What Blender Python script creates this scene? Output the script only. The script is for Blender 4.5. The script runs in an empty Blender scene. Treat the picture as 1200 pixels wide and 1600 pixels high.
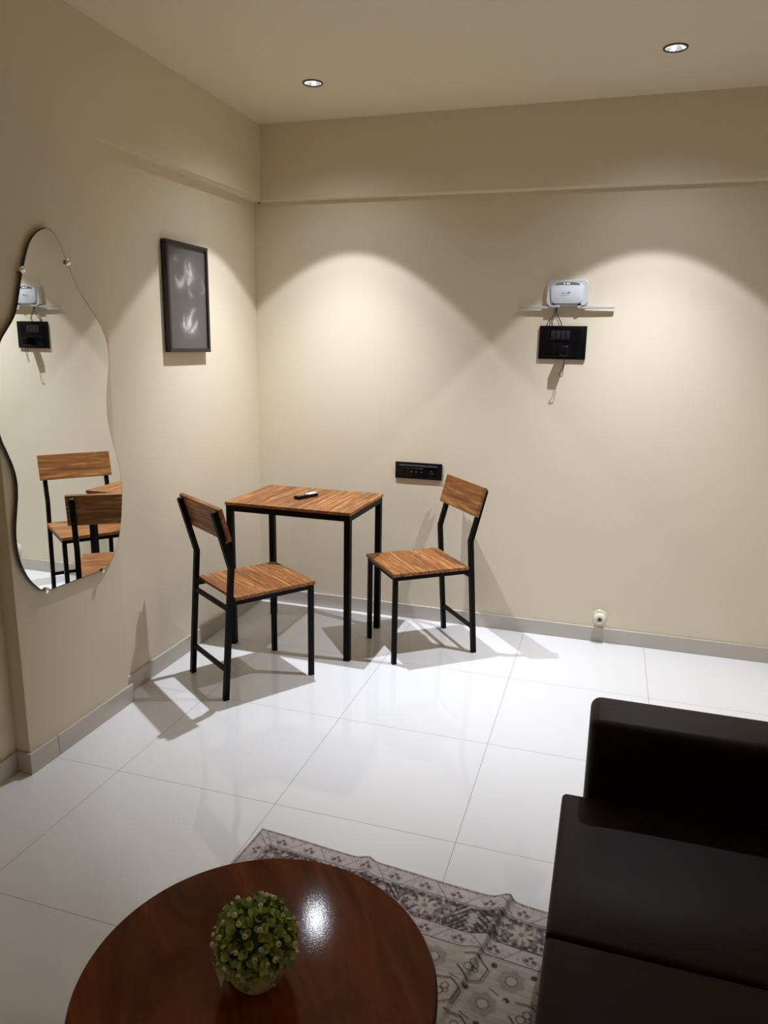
import bpy, bmesh, math, random
import numpy as np
from mathutils import Vector, Matrix

C = bpy.context.scene.collection
PI = math.pi

# ------------------------------------------------------------------ helpers
def rgb(r, g, b):
    f = lambda c: (c / 255 / 12.92) if c <= 10 else ((c / 255 + 0.055) / 1.055) ** 2.4
    return (f(r), f(g), f(b), 1)

def link(name, bm, mat, parent=None, smooth=None):
    me = bpy.data.meshes.new(name)
    bmesh.ops.recalc_face_normals(bm, faces=bm.faces)
    bm.to_mesh(me); bm.free()
    o = bpy.data.objects.new(name, me); C.objects.link(o)
    for m in (mat if isinstance(mat, (list, tuple)) else [mat]):
        me.materials.append(m)
    if parent is not None: o.parent = parent
    if smooth is not None:
        me.polygons.foreach_set('use_smooth', [True] * len(me.polygons))
        try: me.set_sharp_from_angle(angle=math.radians(smooth))
        except Exception: pass
    return o

def box(bm, x0, x1, y0, y1, z0, z1, bev=0.0, seg=2, mat=0):
    r = bmesh.ops.create_cube(bm, size=1)
    vs = r['verts']
    for v in vs:
        v.co = Vector(((x0 + x1) / 2 + v.co.x * (x1 - x0), (y0 + y1) / 2 + v.co.y * (y1 - y0), (z0 + z1) / 2 + v.co.z * (z1 - z0)))
    fs = set(f for v in vs for f in v.link_faces)
    for f in fs: f.material_index = mat
    if bev > 0:
        es = list(set(e for v in vs for e in v.link_edges))
        bmesh.ops.bevel(bm, geom=es, offset=bev, segments=seg, profile=0.5, affect='EDGES')
    return bm

def obox(bm, c, ax, ay, az, hx, hy, hz, bev=0.0, seg=2):
    """box centred at c with unit axes and half sizes"""
    M = Matrix((ax, ay, az)).transposed()
    vs = bmesh.ops.create_cube(bm, size=2)['verts']
    for v in vs:
        v.co = Vector(c) + M @ Vector((v.co.x * hx, v.co.y * hy, v.co.z * hz))
    if bev > 0:
        es = list(set(e for v in vs for e in v.link_edges))
        bmesh.ops.bevel(bm, geom=es, offset=bev, segments=seg, profile=0.5, affect='EDGES')
    return bm

def lathe(bm, prof, c=(0, 0, 0), n=48, axis='z', cap0=True, cap1=True, mat=0):
    rings = []
    for r, h in prof:
        ring = []
        for i in range(n):
            a = 2 * PI * i / n
            if axis == 'z': p = (c[0] + r * math.cos(a), c[1] + r * math.sin(a), c[2] + h)
            elif axis == 'y': p = (c[0] + r * math.cos(a), c[1] + h, c[2] + r * math.sin(a))
            else: p = (c[0] + h, c[1] + r * math.cos(a), c[2] + r * math.sin(a))
            ring.append(bm.verts.new(p))
        rings.append(ring)
    for a, b in zip(rings, rings[1:]):
        for i in range(n):
            f = bm.faces.new((a[i], a[(i + 1) % n], b[(i + 1) % n], b[i])); f.material_index = mat
    if cap0: bm.faces.new(rings[0][::-1]).material_index = mat
    if cap1: bm.faces.new(rings[-1]).material_index = mat
    return bm

def sweep_square(bm, pts, h, side=Vector((0, 1, 0))):
    """square tube of half width h along pts lying in the plane perpendicular to side, mitred joints"""
    pts = [Vector(p) for p in pts]
    rings = []
    for i, p in enumerate(pts):
        d0 = (pts[i] - pts[i - 1]).normalized() if i > 0 else None
        d1 = (pts[i + 1] - pts[i]).normalized() if i < len(pts) - 1 else None
        d = d0 if d1 is None else d1 if d0 is None else (d0 + d1).normalized()
        n = d.cross(side).normalized()
        k = 1.0
        if d0 is not None and d1 is not None: k = 1 / max(0.3, d.dot(d0))
        rings.append([bm.verts.new(p + n * (h * k * sx) + side * (h * sy)) for sx, sy in ((-1, -1), (1, -1), (1, 1), (-1, 1))])
    for a, b in zip(rings, rings[1:]):
        for i in range(4): bm.faces.new((a[i], a[(i + 1) % 4], b[(i + 1) % 4], b[i]))
    bm.faces.new(rings[0][::-1]); bm.faces.new(rings[-1])
    return bm

def tube(bm, pts, r, n=8, cyc=False):
    pts = [Vector(p) for p in pts]
    rings = []; up = None
    for i, p in enumerate(pts):
        a = pts[max(0, i - 1)]; b = pts[min(len(pts) - 1, i + 1)]
        d = (b - a).normalized()
        if up is None:
            up = d.orthogonal().normalized()
        up = (up - d * up.dot(d)).normalized(); w = d.cross(up)
        rings.append([bm.verts.new(p + (up * math.cos(2 * PI * k / n) + w * math.sin(2 * PI * k / n)) * r) for k in range(n)])
    for a, b in zip(rings, rings[1:]):
        for i in range(n): bm.faces.new((a[i], a[(i + 1) % n], b[(i + 1) % n], b[i]))
    bm.faces.new(rings[0][::-1]); bm.faces.new(rings[-1])
    return bm

def catmull(P, sub=8, closed=False):
    P = [Vector(p) for p in P]; n = len(P); out = []
    for i in range(n if closed else n - 1):
        g = (lambda k: P[k % n]) if closed else (lambda k: P[min(max(k, 0), n - 1)])
        p0, p1, p2, p3 = g(i - 1), g(i), g(i + 1), g(i + 2)
        for s in range(sub):
            t = s / sub
            out.append(0.5 * ((2 * p1) + (p2 - p0) * t + (2 * p0 - 5 * p1 + 4 * p2 - p3) * t * t + (3 * p1 - p0 - 3 * p2 + p3) * t ** 3))
    if not closed: out.append(P[-1])
    return out

def thing(name, label, cat, loc=(0, 0, 0), rz=0, group=None):
    o = bpy.data.objects.new(name, None); C.objects.link(o)
    o.empty_display_size = 0.05
    o.location = loc; o.rotation_euler = (0, 0, rz)
    return tag(o, label, cat, group)

def tag(o, label, cat, group=None):
    o['label'] = label; o['category'] = cat
    if group: o['group'] = group
    return o

def struct(o, label=None, cat=None):
    o['kind'] = 'structure'
    if label: o['label'] = label
    if cat: o['category'] = cat
    return o

# ------------------------------------------------------------------ materials
def mat(name, col, rough=0.5, metal=0.0, spec=0.5, coat=0.0, coat_rough=0.05, emit=None, es=0.0):
    m = bpy.data.materials.new(name); m.use_nodes = True
    b = m.node_tree.nodes['Principled BSDF']
    b.inputs['Base Color'].default_value = col if len(col) == 4 else (*col, 1)
    b.inputs['Roughness'].default_value = rough
    b.inputs['Metallic'].default_value = metal
    b.inputs['Specular IOR Level'].default_value = spec
    b.inputs['Coat Weight'].default_value = coat
    b.inputs['Coat Roughness'].default_value = coat_rough
    if emit:
        b.inputs['Emission Color'].default_value = emit; b.inputs['Emission Strength'].default_value = es
    return m

class NT:
    def __init__(s, m): s.t = m.node_tree; s.b = s.t.nodes['Principled BSDF']
    def n(s, typ, **kw):
        x = s.t.nodes.new(typ)
        for k, v in kw.items(): setattr(x, k, v)
        return x
    def l(s, a, b): s.t.links.new(a, b)
    def math(s, op, a, b=None, c=None):
        x = s.n('ShaderNodeMath', operation=op)
        for i, v in enumerate((a, b, c)):
            if v is None: continue
            if isinstance(v, (int, float)): x.inputs[i].default_value = v
            else: s.l(v, x.inputs[i])
        return x.outputs[0]
    def mix(s, fac, a, b, blend='MIX'):
        x = s.n('ShaderNodeMix', data_type='RGBA', blend_type=blend)
        for sock, v in ((x.inputs[0], fac), (x.inputs[6], a), (x.inputs[7], b)):
            if isinstance(v, (int, float)): sock.default_value = v
            elif isinstance(v, tuple): sock.default_value = v
            else: s.l(v, sock)
        return x.outputs[2]
    def ramp(s, fac, stops, interp='LINEAR'):
        x = s.n('ShaderNodeValToRGB'); x.color_ramp.interpolation = interp
        e = x.color_ramp.elements
        while len(e) < len(stops): e.new(0.5)
        for el, (p, c) in zip(e, stops):
            el.position = p; el.color = c if isinstance(c, tuple) else (c, c, c, 1)
        s.l(fac, x.inputs[0]); return x.outputs[0]
    def noise(s, vec, scale, detail=2, rough=0.5, dist=0.0):
        x = s.n('ShaderNodeTexNoise'); x.inputs['Scale'].default_value = scale
        x.inputs['Detail'].default_value = detail; x.inputs['Roughness'].default_value = rough
        x.inputs['Distortion'].default_value = dist
        if vec is not None: s.l(vec, x.inputs['Vector'])
        return x.outputs[0]
    def mapping(s, vec, sc, loc=(0, 0, 0), rot=(0, 0, 0)):
        x = s.n('ShaderNodeMapping'); s.l(vec, x.inputs[0])
        x.inputs['Scale'].default_value = sc; x.inputs['Location'].default_value = loc; x.inputs['Rotation'].default_value = rot
        return x.outputs[0]
    def obj(s): return s.n('ShaderNodeTexCoord').outputs['Object']
    def bump(s, h, strength, dist):
        x = s.n('ShaderNodeBump'); x.inputs['Strength'].default_value = strength; x.inputs['Distance'].default_value = dist
        s.l(h, x.inputs['Height']); s.l(x.outputs[0], s.b.inputs['Normal'])

def paint_mat(name, col, rough=0.6):
    m = mat(name, col, rough, spec=0.3); t = NT(m); v = t.obj()
    n = t.noise(v, 1.3, 3)
    c2 = tuple(c * 0.95 for c in col[:3]) + (1,)
    t.l(t.mix(n, col, c2), t.b.inputs['Base Color'])
    t.bump(t.noise(v, 220, 3), 0.06, 0.002)
    return m

WALL = paint_mat('cream_wall_paint', (0.755, 0.665, 0.51, 1))
CEIL = paint_mat('cream_ceiling_paint', (0.79, 0.70, 0.545, 1))

TX0, TXS, TY0, TYS = 0.3401, 0.6207, -1.8407, 0.6171
def floor_mat():
    m = mat('polished_white_tile', (0.78, 0.775, 0.765, 1), 0.06, spec=0.5); t = NT(m); v = t.obj()
    s = t.n('ShaderNodeSeparateXYZ'); t.l(v, s.inputs[0])
    def line(c, o, p):
        q = t.math('DIVIDE', t.math('SUBTRACT', c, o), p)
        f = t.math('FRACT', t.math('ADD', q, 0.5))
        d = t.math('MULTIPLY', t.math('ABSOLUTE', t.math('SUBTRACT', f, 0.5)), p)
        return t.math('LESS_THAN', d, 0.0012)
    g = t.math('MAXIMUM', line(s.outputs[0], TX0, TXS), line(s.outputs[1], TY0, TYS))
    n = t.noise(v, 2.2, 4)
    base = t.mix(n, (0.735, 0.73, 0.725, 1), (0.705, 0.70, 0.695, 1))
    t.l(t.mix(g, base, (0.33, 0.31, 0.29, 1)), t.b.inputs['Base Color'])
    t.l(t.math('MULTIPLY_ADD', g, 0.5, 0.045), t.b.inputs['Roughness'])
    return m
FLOOR = floor_mat()

def skirting_mat():
    m = mat('grey_beige_skirting_tile', (0.52, 0.48, 0.43, 1), 0.22); t = NT(m); v = t.obj()
    n = t.noise(v, 5, 3)
    t.l(t.mix(n, (0.54, 0.495, 0.44, 1), (0.49, 0.45, 0.405, 1)), t.b.inputs['Base Color'])
    return m
SKIRT = skirting_mat()

def walnut(name, dark=1.0):
    m = mat(name, (0.3, 0.15, 0.07, 1), 0.42, spec=0.35); t = NT(m); v = t.obj()
    s = t.n('ShaderNodeSeparateXYZ'); t.l(v, s.inputs[0])
    # board index across the grain (grain runs along local y), from x and z together
    ac = t.math('ADD', s.outputs[0], t.math('MULTIPLY', s.outputs[2], 1.0))
    idx = t.math('FLOOR', t.math('DIVIDE', ac, 0.062))
    wn = t.n('ShaderNodeTexWhiteNoise', noise_dimensions='1D'); t.l(idx, wn.inputs['W'])
    off = t.n('ShaderNodeCombineXYZ'); t.l(t.math('MULTIPLY', wn.outputs['Value'], 7.0), off.inputs[1]); t.l(wn.outputs['Value'], off.inputs[2])
    add = t.n('ShaderNodeVectorMath', operation='ADD'); t.l(v, add.inputs[0]); t.l(off.outputs[0], add.inputs[1])
    big = t.noise(t.mapping(add.outputs[0], (30, 1.5, 30)), 1.0, 3, 0.55, 1.6)
    fine = t.noise(t.mapping(add.outputs[0], (105, 3.5, 105)), 1.0, 4, 0.6, 0.3)
    k = lambda r, g, b: tuple(c * dark * w_ for c, w_ in zip(rgb(r, g, b)[:3], (1.12, 1.02, 0.80))) + (1,)
    c1 = t.ramp(big, [(0.28, k(70, 42, 22)), (0.38, k(116, 74, 40)), (0.46, k(146, 97, 54)), (0.52, k(112, 70, 38)), (0.57, k(182, 132, 80)), (0.63, k(126, 80, 44)), (0.70, k(190, 140, 88)), (0.76, k(150, 100, 56)), (0.82, k(96, 58, 30))])
    c2 = t.mix(t.ramp(fine, [(0.44, 0.0), (0.66, 0.8)]), c1, k(84, 52, 28))
    tone = t.math('MULTIPLY_ADD', wn.outputs['Value'], 0.34, 0.80)
    x = t.n('ShaderNodeVectorMath', operation='SCALE'); t.l(c2, x.inputs[0]); t.l(tone, x.inputs['Scale'])
    t.l(x.outputs[0], t.b.inputs['Base Color'])
    t.bump(fine, 0.08, 0.001)
    return m
WALNUT = walnut('walnut_laminate')

def mahogany():
    m = mat('dark_varnished_wood', rgb(72, 38, 20), 0.08, spec=0.36); t = NT(m); v = t.obj()
    r = t.mapping(v, (1, 1, 1), rot=(0, 0, 0.9))
    big = t.noise(t.mapping(r, (2.2, 9, 2)), 1.0, 4, 0.55, 0.8)
    fine = t.noise(t.mapping(r, (14, 160, 10)), 1.0, 3, 0.5, 0.2)
    blot = t.noise(v, 5.0, 3, 0.5, 0.5)
    c = t.ramp(big, [(0.30, rgb(74, 30, 9)), (0.45, rgb(112, 52, 15)), (0.58, rgb(142, 72, 24)), (0.72, rgb(104, 47, 14))])
    c = t.mix(t.math('MULTIPLY', fine, 0.35), c, rgb(64, 28, 10))
    c = t.mix(t.ramp(blot, [(0.56, 0.0), (0.70, 0.55)]), c, rgb(52, 20, 8))
    t.l(c, t.b.inputs['Base Color'])
    t.l(t.math('MULTIPLY_ADD', fine, 0.03, 0.055), t.b.inputs['Roughness'])
    t.bump(t.noise(v, 420, 2), 0.05, 0.001)
    return m
MAHOG = mahogany()
MAHOG_EDGE = mat('dark_table_edge', rgb(34, 18, 12), 0.35)

BLACKMETAL = mat('black_powder_coated_steel', (0.0035, 0.0026, 0.0021, 1), 0.42, spec=0.10)
t_ = NT(BLACKMETAL); t_.bump(t_.noise(t_.obj(), 700, 2), 0.08, 0.0005)
RUBBER = mat('black_rubber', (0.008, 0.008, 0.008, 1), 0.7)
BLACKGLOSS = mat('black_gloss_plastic', (0.004, 0.004, 0.005, 1), 0.12, spec=0.3)
BLACKSATIN = mat('black_satin_plastic', (0.0045, 0.004, 0.0045, 1), 0.30, spec=0.22)
GREYMARK = mat('grey_print', (0.25, 0.25, 0.27, 1), 0.5)
WHITEPL = mat('white_plastic', (0.60, 0.615, 0.64, 1), 0.3)
WHITEPL2 = mat('white_plastic_face', (0.66, 0.69, 0.735, 1), 0.16)
ANTM = mat('pale_grey_plastic', (0.50, 0.52, 0.54, 1), 0.35)
GREYPL = mat('grey_plastic', (0.42, 0.44, 0.46, 1), 0.4)
SMOKE = mat('smoked_led_strip', (0.16, 0.17, 0.16, 1), 0.25)
LED = mat('led_glow', (0.8, 1, 0.85, 1), 0.5, emit=(0.75, 1, 0.8, 1), es=1.6)
CREAMPL = mat('cream_plastic', (0.74, 0.69, 0.57, 1), 0.35)
CHROME = mat('chrome', (0.75, 0.74, 0.72, 1), 0.12, metal=1.0)
FRAMEBLK = mat('black_picture_frame', (0.012, 0.009, 0.009, 1), 0.4)

def sofa_mat():
    m = mat('dark_brown_leatherette', (0.019, 0.0090, 0.0085, 1), 0.5, spec=0.17); t = NT(m); v = t.obj()
    vo = t.n('ShaderNodeTexVoronoi'); vo.inputs['Scale'].default_value = 420; t.l(v, vo.inputs['Vector'])
    n = t.noise(v, 6, 3)
    t.l(t.math('MULTIPLY_ADD', n, 0.12, 0.44), t.b.inputs['Roughness'])
    t.bump(vo.outputs['Distance'], 0.08, 0.0008)
    return m
LEATHER = sofa_mat()

def vcol_mat(name, rough=0.9, spec=0.15, weave=True):
    m = mat(name, (0.4, 0.4, 0.4, 1), rough, spec=spec); t = NT(m)
    a = t.n('ShaderNodeVertexColor', layer_name='pattern'); v = t.obj()
    if weave:
        n = t.noise(t.mapping(v, (900, 260, 300)), 1.0, 2)
        x = t.n('ShaderNodeVectorMath', operation='SCALE'); t.l(a.outputs[0], x.inputs[0]); t.l(t.math('MULTIPLY_ADD', n, 0.5, 0.75), x.inputs['Scale'])
        t.l(x.outputs[0], t.b.inputs['Base Color'])
        t.bump(n, 0.25, 0.001)
    else: t.l(a.outputs[0], t.b.inputs['Base Color'])
    return m

# ------------------------------------------------------------------ room (corner of back and left wall at the origin, floor z=0)
H, ZL, DL, EB = 2.634, 2.258, 0.059, 0.0353
YJ, YC = -1.3767, -1.9521
XR, YF = 3.02, -4.75
HB, TB = 0.0798, 0.011

bm = bmesh.new(); box(bm, -0.25, XR + 0.15, YF - 0.15, 0.15, -0.1, 0.0); struct(link('floor', bm, FLOOR))
bm = bmesh.new(); box(bm, -0.25, XR + 0.15, YF - 0.15, 0.15, H + 0.05, H + 0.16)
# plaster ceiling sheet below the slab with round cut-outs for the two downlights
LAMPS = [(0.573, -0.548), (2.060, -0.567)]
RL = 0.043
def ceiling_sheet(bm):
    # grid of rectangles, the two cells holding lamps filled as square-to-circle fans
    s = 0.12
    cells = [(x - s, x + s, y - s, y + s) for x, y in LAMPS]
    xs = sorted({-0.25, XR + 0.15, *[c[0] for c in cells], *[c[1] for c in cells]})
    def quad(x0, x1, y0, y1): bm.faces.new([bm.verts.new(p) for p in ((x0, y0, H), (x0, y1, H), (x1, y1, H), (x1, y0, H))])
    for x0, x1 in zip(xs, xs[1:]):
        cell = [c for c in cells if abs(c[0] - x0) < 1e-6]
        if not cell: quad(x0, x1, YF - 0.15, 0.15); continue
        c = cell[0]
        quad(x0, x1, YF - 0.15, c[2]); quad(x0, x1, c[3], 0.15)
        cx, cy = (c[0] + c[1]) / 2, (c[2] + c[3]) / 2
        n = 48; ins, outs, tops = [], [], []
        for i in range(n):
            a = 2 * PI * i / n; ca, sa = math.cos(a), math.sin(a); k = s / max(abs(ca), abs(sa))
            ins.append(bm.verts.new((cx + RL * ca, cy + RL * sa, H))); outs.append(bm.verts.new((cx + k * ca, cy + k * sa, H)))
            tops.append(bm.verts.new((cx + RL * ca, cy + RL * sa, H + 0.05)))
        for i in range(n):
            j = (i + 1) % n
            bm.faces.new((ins[i], ins[j], outs[j], outs[i])); bm.faces.new((ins[i], tops[i], tops[j], ins[j]))
ceiling_sheet(bm)
struct(link('ceiling', bm, CEIL))

bm = bmesh.new(); box(bm, -0.25, XR + 0.15, 0.0, 0.15, 0, H + 0.05); struct(link('wall_back', bm, WALL))
bm = bmesh.new(); box(bm, -0.25, 0.0, YF, 0.0, 0, H + 0.05); struct(link('wall_left', bm, WALL))
bm = bmesh.new(); box(bm, XR, XR + 0.15, YF, 0.0, 0, H + 0.05); struct(link('wall_right', bm, WALL))
bm = bmesh.new(); box(bm, -0.25, XR + 0.15, YF - 0.15, YF, 0, H + 0.05); struct(link('wall_front', bm, WALL))
# shallow pier on the left wall carrying the mirror, and the beams above the ledge line
def extrude_profile(bm, pts, axis, a0, a1):
    mk = (lambda a, p: (a, p[0], p[1]))
    A = [bm.verts.new(mk(a0, p)) for p in pts]; B = [bm.verts.new(mk(a1, p)) for p in pts]
    bm.faces.new(A[::-1]); bm.faces.new(B)
    for i in range(len(pts)): bm.faces.new((A[i], A[(i + 1) % len(pts)], B[(i + 1) % len(pts)], B[i]))
bm = bmesh.new()
extrude_profile(bm, [(YC, 0), (YJ, 0), (YJ, ZL), (0, ZL), (0, H + 0.02), (YC, H + 0.02)], 'x', 0.0, DL)
def on_front(e, f): return all(abs(v.co.x - DL) < 1e-6 and f(v.co) for v in e.verts)
led = [e for e in bm.edges if on_front(e, lambda c: abs(c.z - ZL) < 1e-6 and c.y > YJ - 1e-6) or on_front(e, lambda c: abs(c.y - YJ) < 1e-6)]
bmesh.ops.bevel(bm, geom=led, offset=0.016, segments=4, profile=0.4, affect='EDGES')
bmesh.ops.bevel(bm, geom=[e for e in bm.edges if on_front(e, lambda c: abs(c.y - YC) < 1e-6)], offset=0.004, segments=2, profile=0.5, affect='EDGES')
struct(link('trim_1', bm, WALL, None, 30))
bm = bmesh.new(); box(bm, DL - 0.03, XR, -EB, 0.0, ZL, H + 0.02)
bmesh.ops.bevel(bm, geom=[e for e in bm.edges if all(abs(v.co.z - ZL) < 1e-6 and abs(v.co.y + EB) < 1e-6 for v in e.verts)], offset=0.010, segments=4, profile=0.5, affect='EDGES')
struct(link('trim_2', bm, WALL, None, 30))

bm = bmesh.new(); box(bm, 0.0, XR, -TB, 0.0, 0, HB, 0.0015, 1); struct(link('baseboard_back', bm, SKIRT))
bm = bmesh.new()
box(bm, 0.0, TB, YJ + 0.0, -TB, 0, HB, 0.0015, 1)
box(bm, DL, DL + TB, YC - TB, -1.823, 0, HB, 0.0015, 1); box(bm, DL, DL + TB, -1.8215, YJ + TB, 0, HB, 0.0015, 1)
box(bm, TB, DL - 0.0005, YC - TB, YC, 0, HB, 0.0015, 1)
box(bm, 0.0, TB, YF, YC - 0.0005, 0, HB, 0.0015, 1)
struct(link('baseboard_left', bm, SKIRT))
bm = bmesh.new(); box(bm, XR - TB, XR, YF, -TB, 0, HB, 0.0015, 1); struct(link('baseboard_right', bm, SKIRT))

# ------------------------------------------------------------------ downlights
def lens_mat():
    m = mat('faceted_lamp_reflector', (0.8, 0.82, 0.86, 1), 0.3); t = NT(m); v = t.obj()
    vo = t.n('ShaderNodeTexVoronoi'); vo.inputs['Scale'].default_value = 70; t.l(v, vo.inputs['Vector'])
    s = t.n('ShaderNodeSeparateColor'); t.l(vo.outputs['Color'], s.inputs[0])
    t.b.inputs['Emission Color'].default_value = (0.93, 0.96, 1, 1)
    t.l(t.math('MULTIPLY_ADD', t.math('POWER', s.outputs[0], 2.5), 1.0, 0.22), t.b.inputs['Emission Strength'])
    return m
LENS = lens_mat()
RING = mat('dark_lamp_ring', (0.02, 0.018, 0.016, 1), 0.4)
LAMP_COL = (0.925, 0.985, 1.10)
def downlight(x, y, label, pw):
    t = thing('recessed_downlight', label, 'ceiling light', (x, y, H), 0, 'recessed downlights')
    bm = bmesh.new(); lathe(bm, [(0.0385, -0.001), (0.0385, -0.004), (0.0425, -0.0045), (0.0455, -0.003), (0.0455, 0.0), (0.0385, 0.004), (0.0385, -0.001)], n=56, cap0=False, cap1=False)
    link('trim_ring', bm, RING, t, 40)
    bm = bmesh.new(); lathe(bm, [(0.0385, 0.0), (0.034, 0.006), (0.026, 0.012), (0.015, 0.016), (0.004, 0.017)], n=56, cap0=False, cap1=True)
    link('reflector', bm, LENS, t, 60)
    for nm, half, blend, w in (('beam_light', 41.5, 0.10, pw * 0.18), ('hot_beam_light', 39.5, 1.0, pw * 0.76), ('spill_light', 68.0, 1.0, pw * 0.055)):
        li = bpy.data.lights.new(nm, 'SPOT'); li.energy = w; li.color = LAMP_COL
        li.spot_size = math.radians(half * 2); li.spot_blend = blend; li.shadow_soft_size = 0.016
        lo = bpy.data.objects.new(nm, li); C.objects.link(lo); lo.parent = t; lo.location = (0, 0, -0.010)
    return t
PW = 216
downlight(*LAMPS[0], 'small round recessed ceiling downlight above the dining table, nearer the left wall', PW)
downlight(*LAMPS[1], 'small round recessed ceiling downlight at upper right, above the router side of the back wall', PW)

# ------------------------------------------------------------------ mirror on the pier
MO = [(-1.687,1.883),(-1.725,1.865),(-1.761,1.829),(-1.785,1.781),(-1.804,1.734),(-1.816,1.700),(-1.829,1.658),(-1.845,1.612),(-1.863,1.581),(-1.892,1.548),(-1.924,1.510),(-1.957,1.44),(-1.972,1.36),(-1.972,1.28),(-1.960,1.206),(-1.941,1.159),(-1.920,1.105),(-1.911,1.055),(-1.914,1.007),(-1.924,0.956),(-1.935,0.897),(-1.937,0.843),(-1.928,0.782),(-1.901,0.719),(-1.866,0.675),(-1.835,0.651),(-1.794,0.644),(-1.714,0.641),(-1.624,0.638),(-1.519,0.634),(-1.478,0.645),(-1.436,0.685),(-1.404,0.741),(-1.380,0.826),(-1.367,0.914),(-1.366,0.963),(-1.375,1.028),(-1.392,1.093),(-1.412,1.158),(-1.423,1.205),(-1.426,1.256),(-1.423,1.303),(-1.411,1.366),(-1.398,1.428),(-1.395,1.474),(-1.405,1.525),(-1.440,1.585),(-1.488,1.638),(-1.535,1.690),(-1.566,1.741),(-1.590,1.785),(-1.615,1.840),(-1.638,1.868),(-1.662,1.881)]
MY, MZ = -1.66, 1.25
mirror_mat = mat('silvered_mirror_glass', (0.90, 0.93, 0.90, 1), 0.0, metal=1.0)
edge_mat = mat('polished_glass_edge', (0.02, 0.024, 0.022, 1), 0.10)
mir = thing('wall_mirror', 'tall frameless wavy pear shaped wall mirror on the left pier', 'mirror', (DL, MY, MZ))
prof = catmull([Vector((0, y - MY, z - MZ)) for y, z in MO], 5, True)
bm = bmesh.new()
n = len(prof)
def inset(k):
    out = []
    for i in range(n):
        d = (prof[(i + 1) % n] - prof[i - 1]).normalized(); nn = Vector((0, -d.z, d.y))
        out.append(prof[i] + nn * k)
    return out
test = inset(0.01)
sg = 1 if sum(p.length for p in test) < sum(p.length for p in prof) else -1
X0, X1 = 0.010, 0.0155
rings = [[bm.verts.new((X0, p.y, p.z)) for p in prof], [bm.verts.new((X1 - 0.0012, p.y, p.z)) for p in prof], [bm.verts.new((X1, p.y, p.z)) for p in inset(sg * 0.0032)]]
for a, b in zip(rings, rings[1:]):
    for i in range(n): bm.faces.new((a[i], a[(i + 1) % n], b[(i + 1) % n], b[i])).material_index = 1
bm.faces.new(rings[0]).material_index = 1
bm.faces.new(rings[-1]).material_index = 0
link('mirror_glass', bm, [mirror_mat, edge_mat], mir)
for y, z in ((-1.810, 1.737), (-1.592, 1.782), (-1.825, 0.650), (-1.518, 0.634)):
    bm = bmesh.new()
    lathe(bm, [(0.006, 0.0), (0.006, 0.0175), (0.0105, 0.0178), (0.0115, 0.0195), (0.0105, 0.0235), (0.007, 0.0255)], (0, y - MY, z - MZ), 24, 'x')
    link('mirror_clip', bm, CHROME, mir, 40)['label'] = 'chrome button clip'

# ------------------------------------------------------------------ framed print on the left wall
pic = thing('picture_frame', 'narrow black framed dark print hanging on the left wall near the corner', 'picture', (0, -0.730, 1.714))
py0, py1, pz0, pz1, pdp = -0.1747, 0.1747, -0.2424, 0.2424, 0.030
bm = bmesh.new(); fw = 0.017
box(bm, 0.002, pdp, py0, py1, pz1 - fw, pz1, 0.0012, 1); box(bm, 0.002, pdp, py0, py1, pz0, pz0 + fw, 0.0012, 1)
box(bm, 0.002, pdp, py0, py0 + fw, pz0 + fw, pz1 - fw, 0.0012, 1); box(bm, 0.002, pdp, py1 - fw, py1, pz0 + fw, pz1 - fw, 0.0012, 1)
link('frame', bm, FRAMEBLK, pic)

def grid_mesh(name, P, colr, m, parent=None, smooth=True):
    """P: (ny,nx,3) array of points, colr: (ny,nx,3) linear colours stored as point colours"""
    ny, nx = P.shape[:2]
    me = bpy.data.meshes.new(name)
    idx = np.arange(ny * nx).reshape(ny, nx)
    q = np.stack([idx[:-1, :-1], idx[:-1, 1:], idx[1:, 1:], idx[1:, :-1]], -1).reshape(-1, 4)
    me.vertices.add(ny * nx); me.vertices.foreach_set('co', P.reshape(-1).astype(np.float32))
    me.loops.add(q.size); me.loops.foreach_set('vertex_index', q.reshape(-1).astype(np.int32))
    me.polygons.add(len(q)); me.polygons.foreach_set('loop_start', np.arange(0, q.size, 4, dtype=np.int32))
    me.update(calc_edges=True); me.validate()
    a = me.color_attributes.new('pattern', 'FLOAT_COLOR', 'POINT')
    c4 = np.ones((ny * nx, 4), np.float32); c4[:, :3] = colr.reshape(-1, 3)
    a.data.foreach_set('color', c4.reshape(-1))
    me.materials.append(m)
    if smooth: me.polygons.foreach_set('use_smooth', [True] * len(me.polygons))
    o = bpy.data.objects.new(name, me); C.objects.link(o)
    if parent is not None: o.parent = parent
    return o

rng = np.random.default_rng(4)
def vnoise(x, y, seed):
    r = np.random.default_rng(seed); T = r.random((64, 64))
    xi, yi = np.floor(x).astype(int), np.floor(y).astype(int); fx, fy = x - xi, y - yi
    fx, fy = fx * fx * (3 - 2 * fx), fy * fy * (3 - 2 * fy)
    g = lambda a, b: T[(xi + a) % 64, (yi + b) % 64]
    return (g(0, 0) * (1 - fx) + g(1, 0) * fx) * (1 - fy) + (g(0, 1) * (1 - fx) + g(1, 1) * fx) * fy
def fbm(x, y, seed, o=4):
    s = 0; a = 1; t = 0
    for i in range(o):
        s = s + a * vnoise(x * 2 ** i, y * 2 ** i, seed + i); t += a; a *= 0.5
    return s / t

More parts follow.
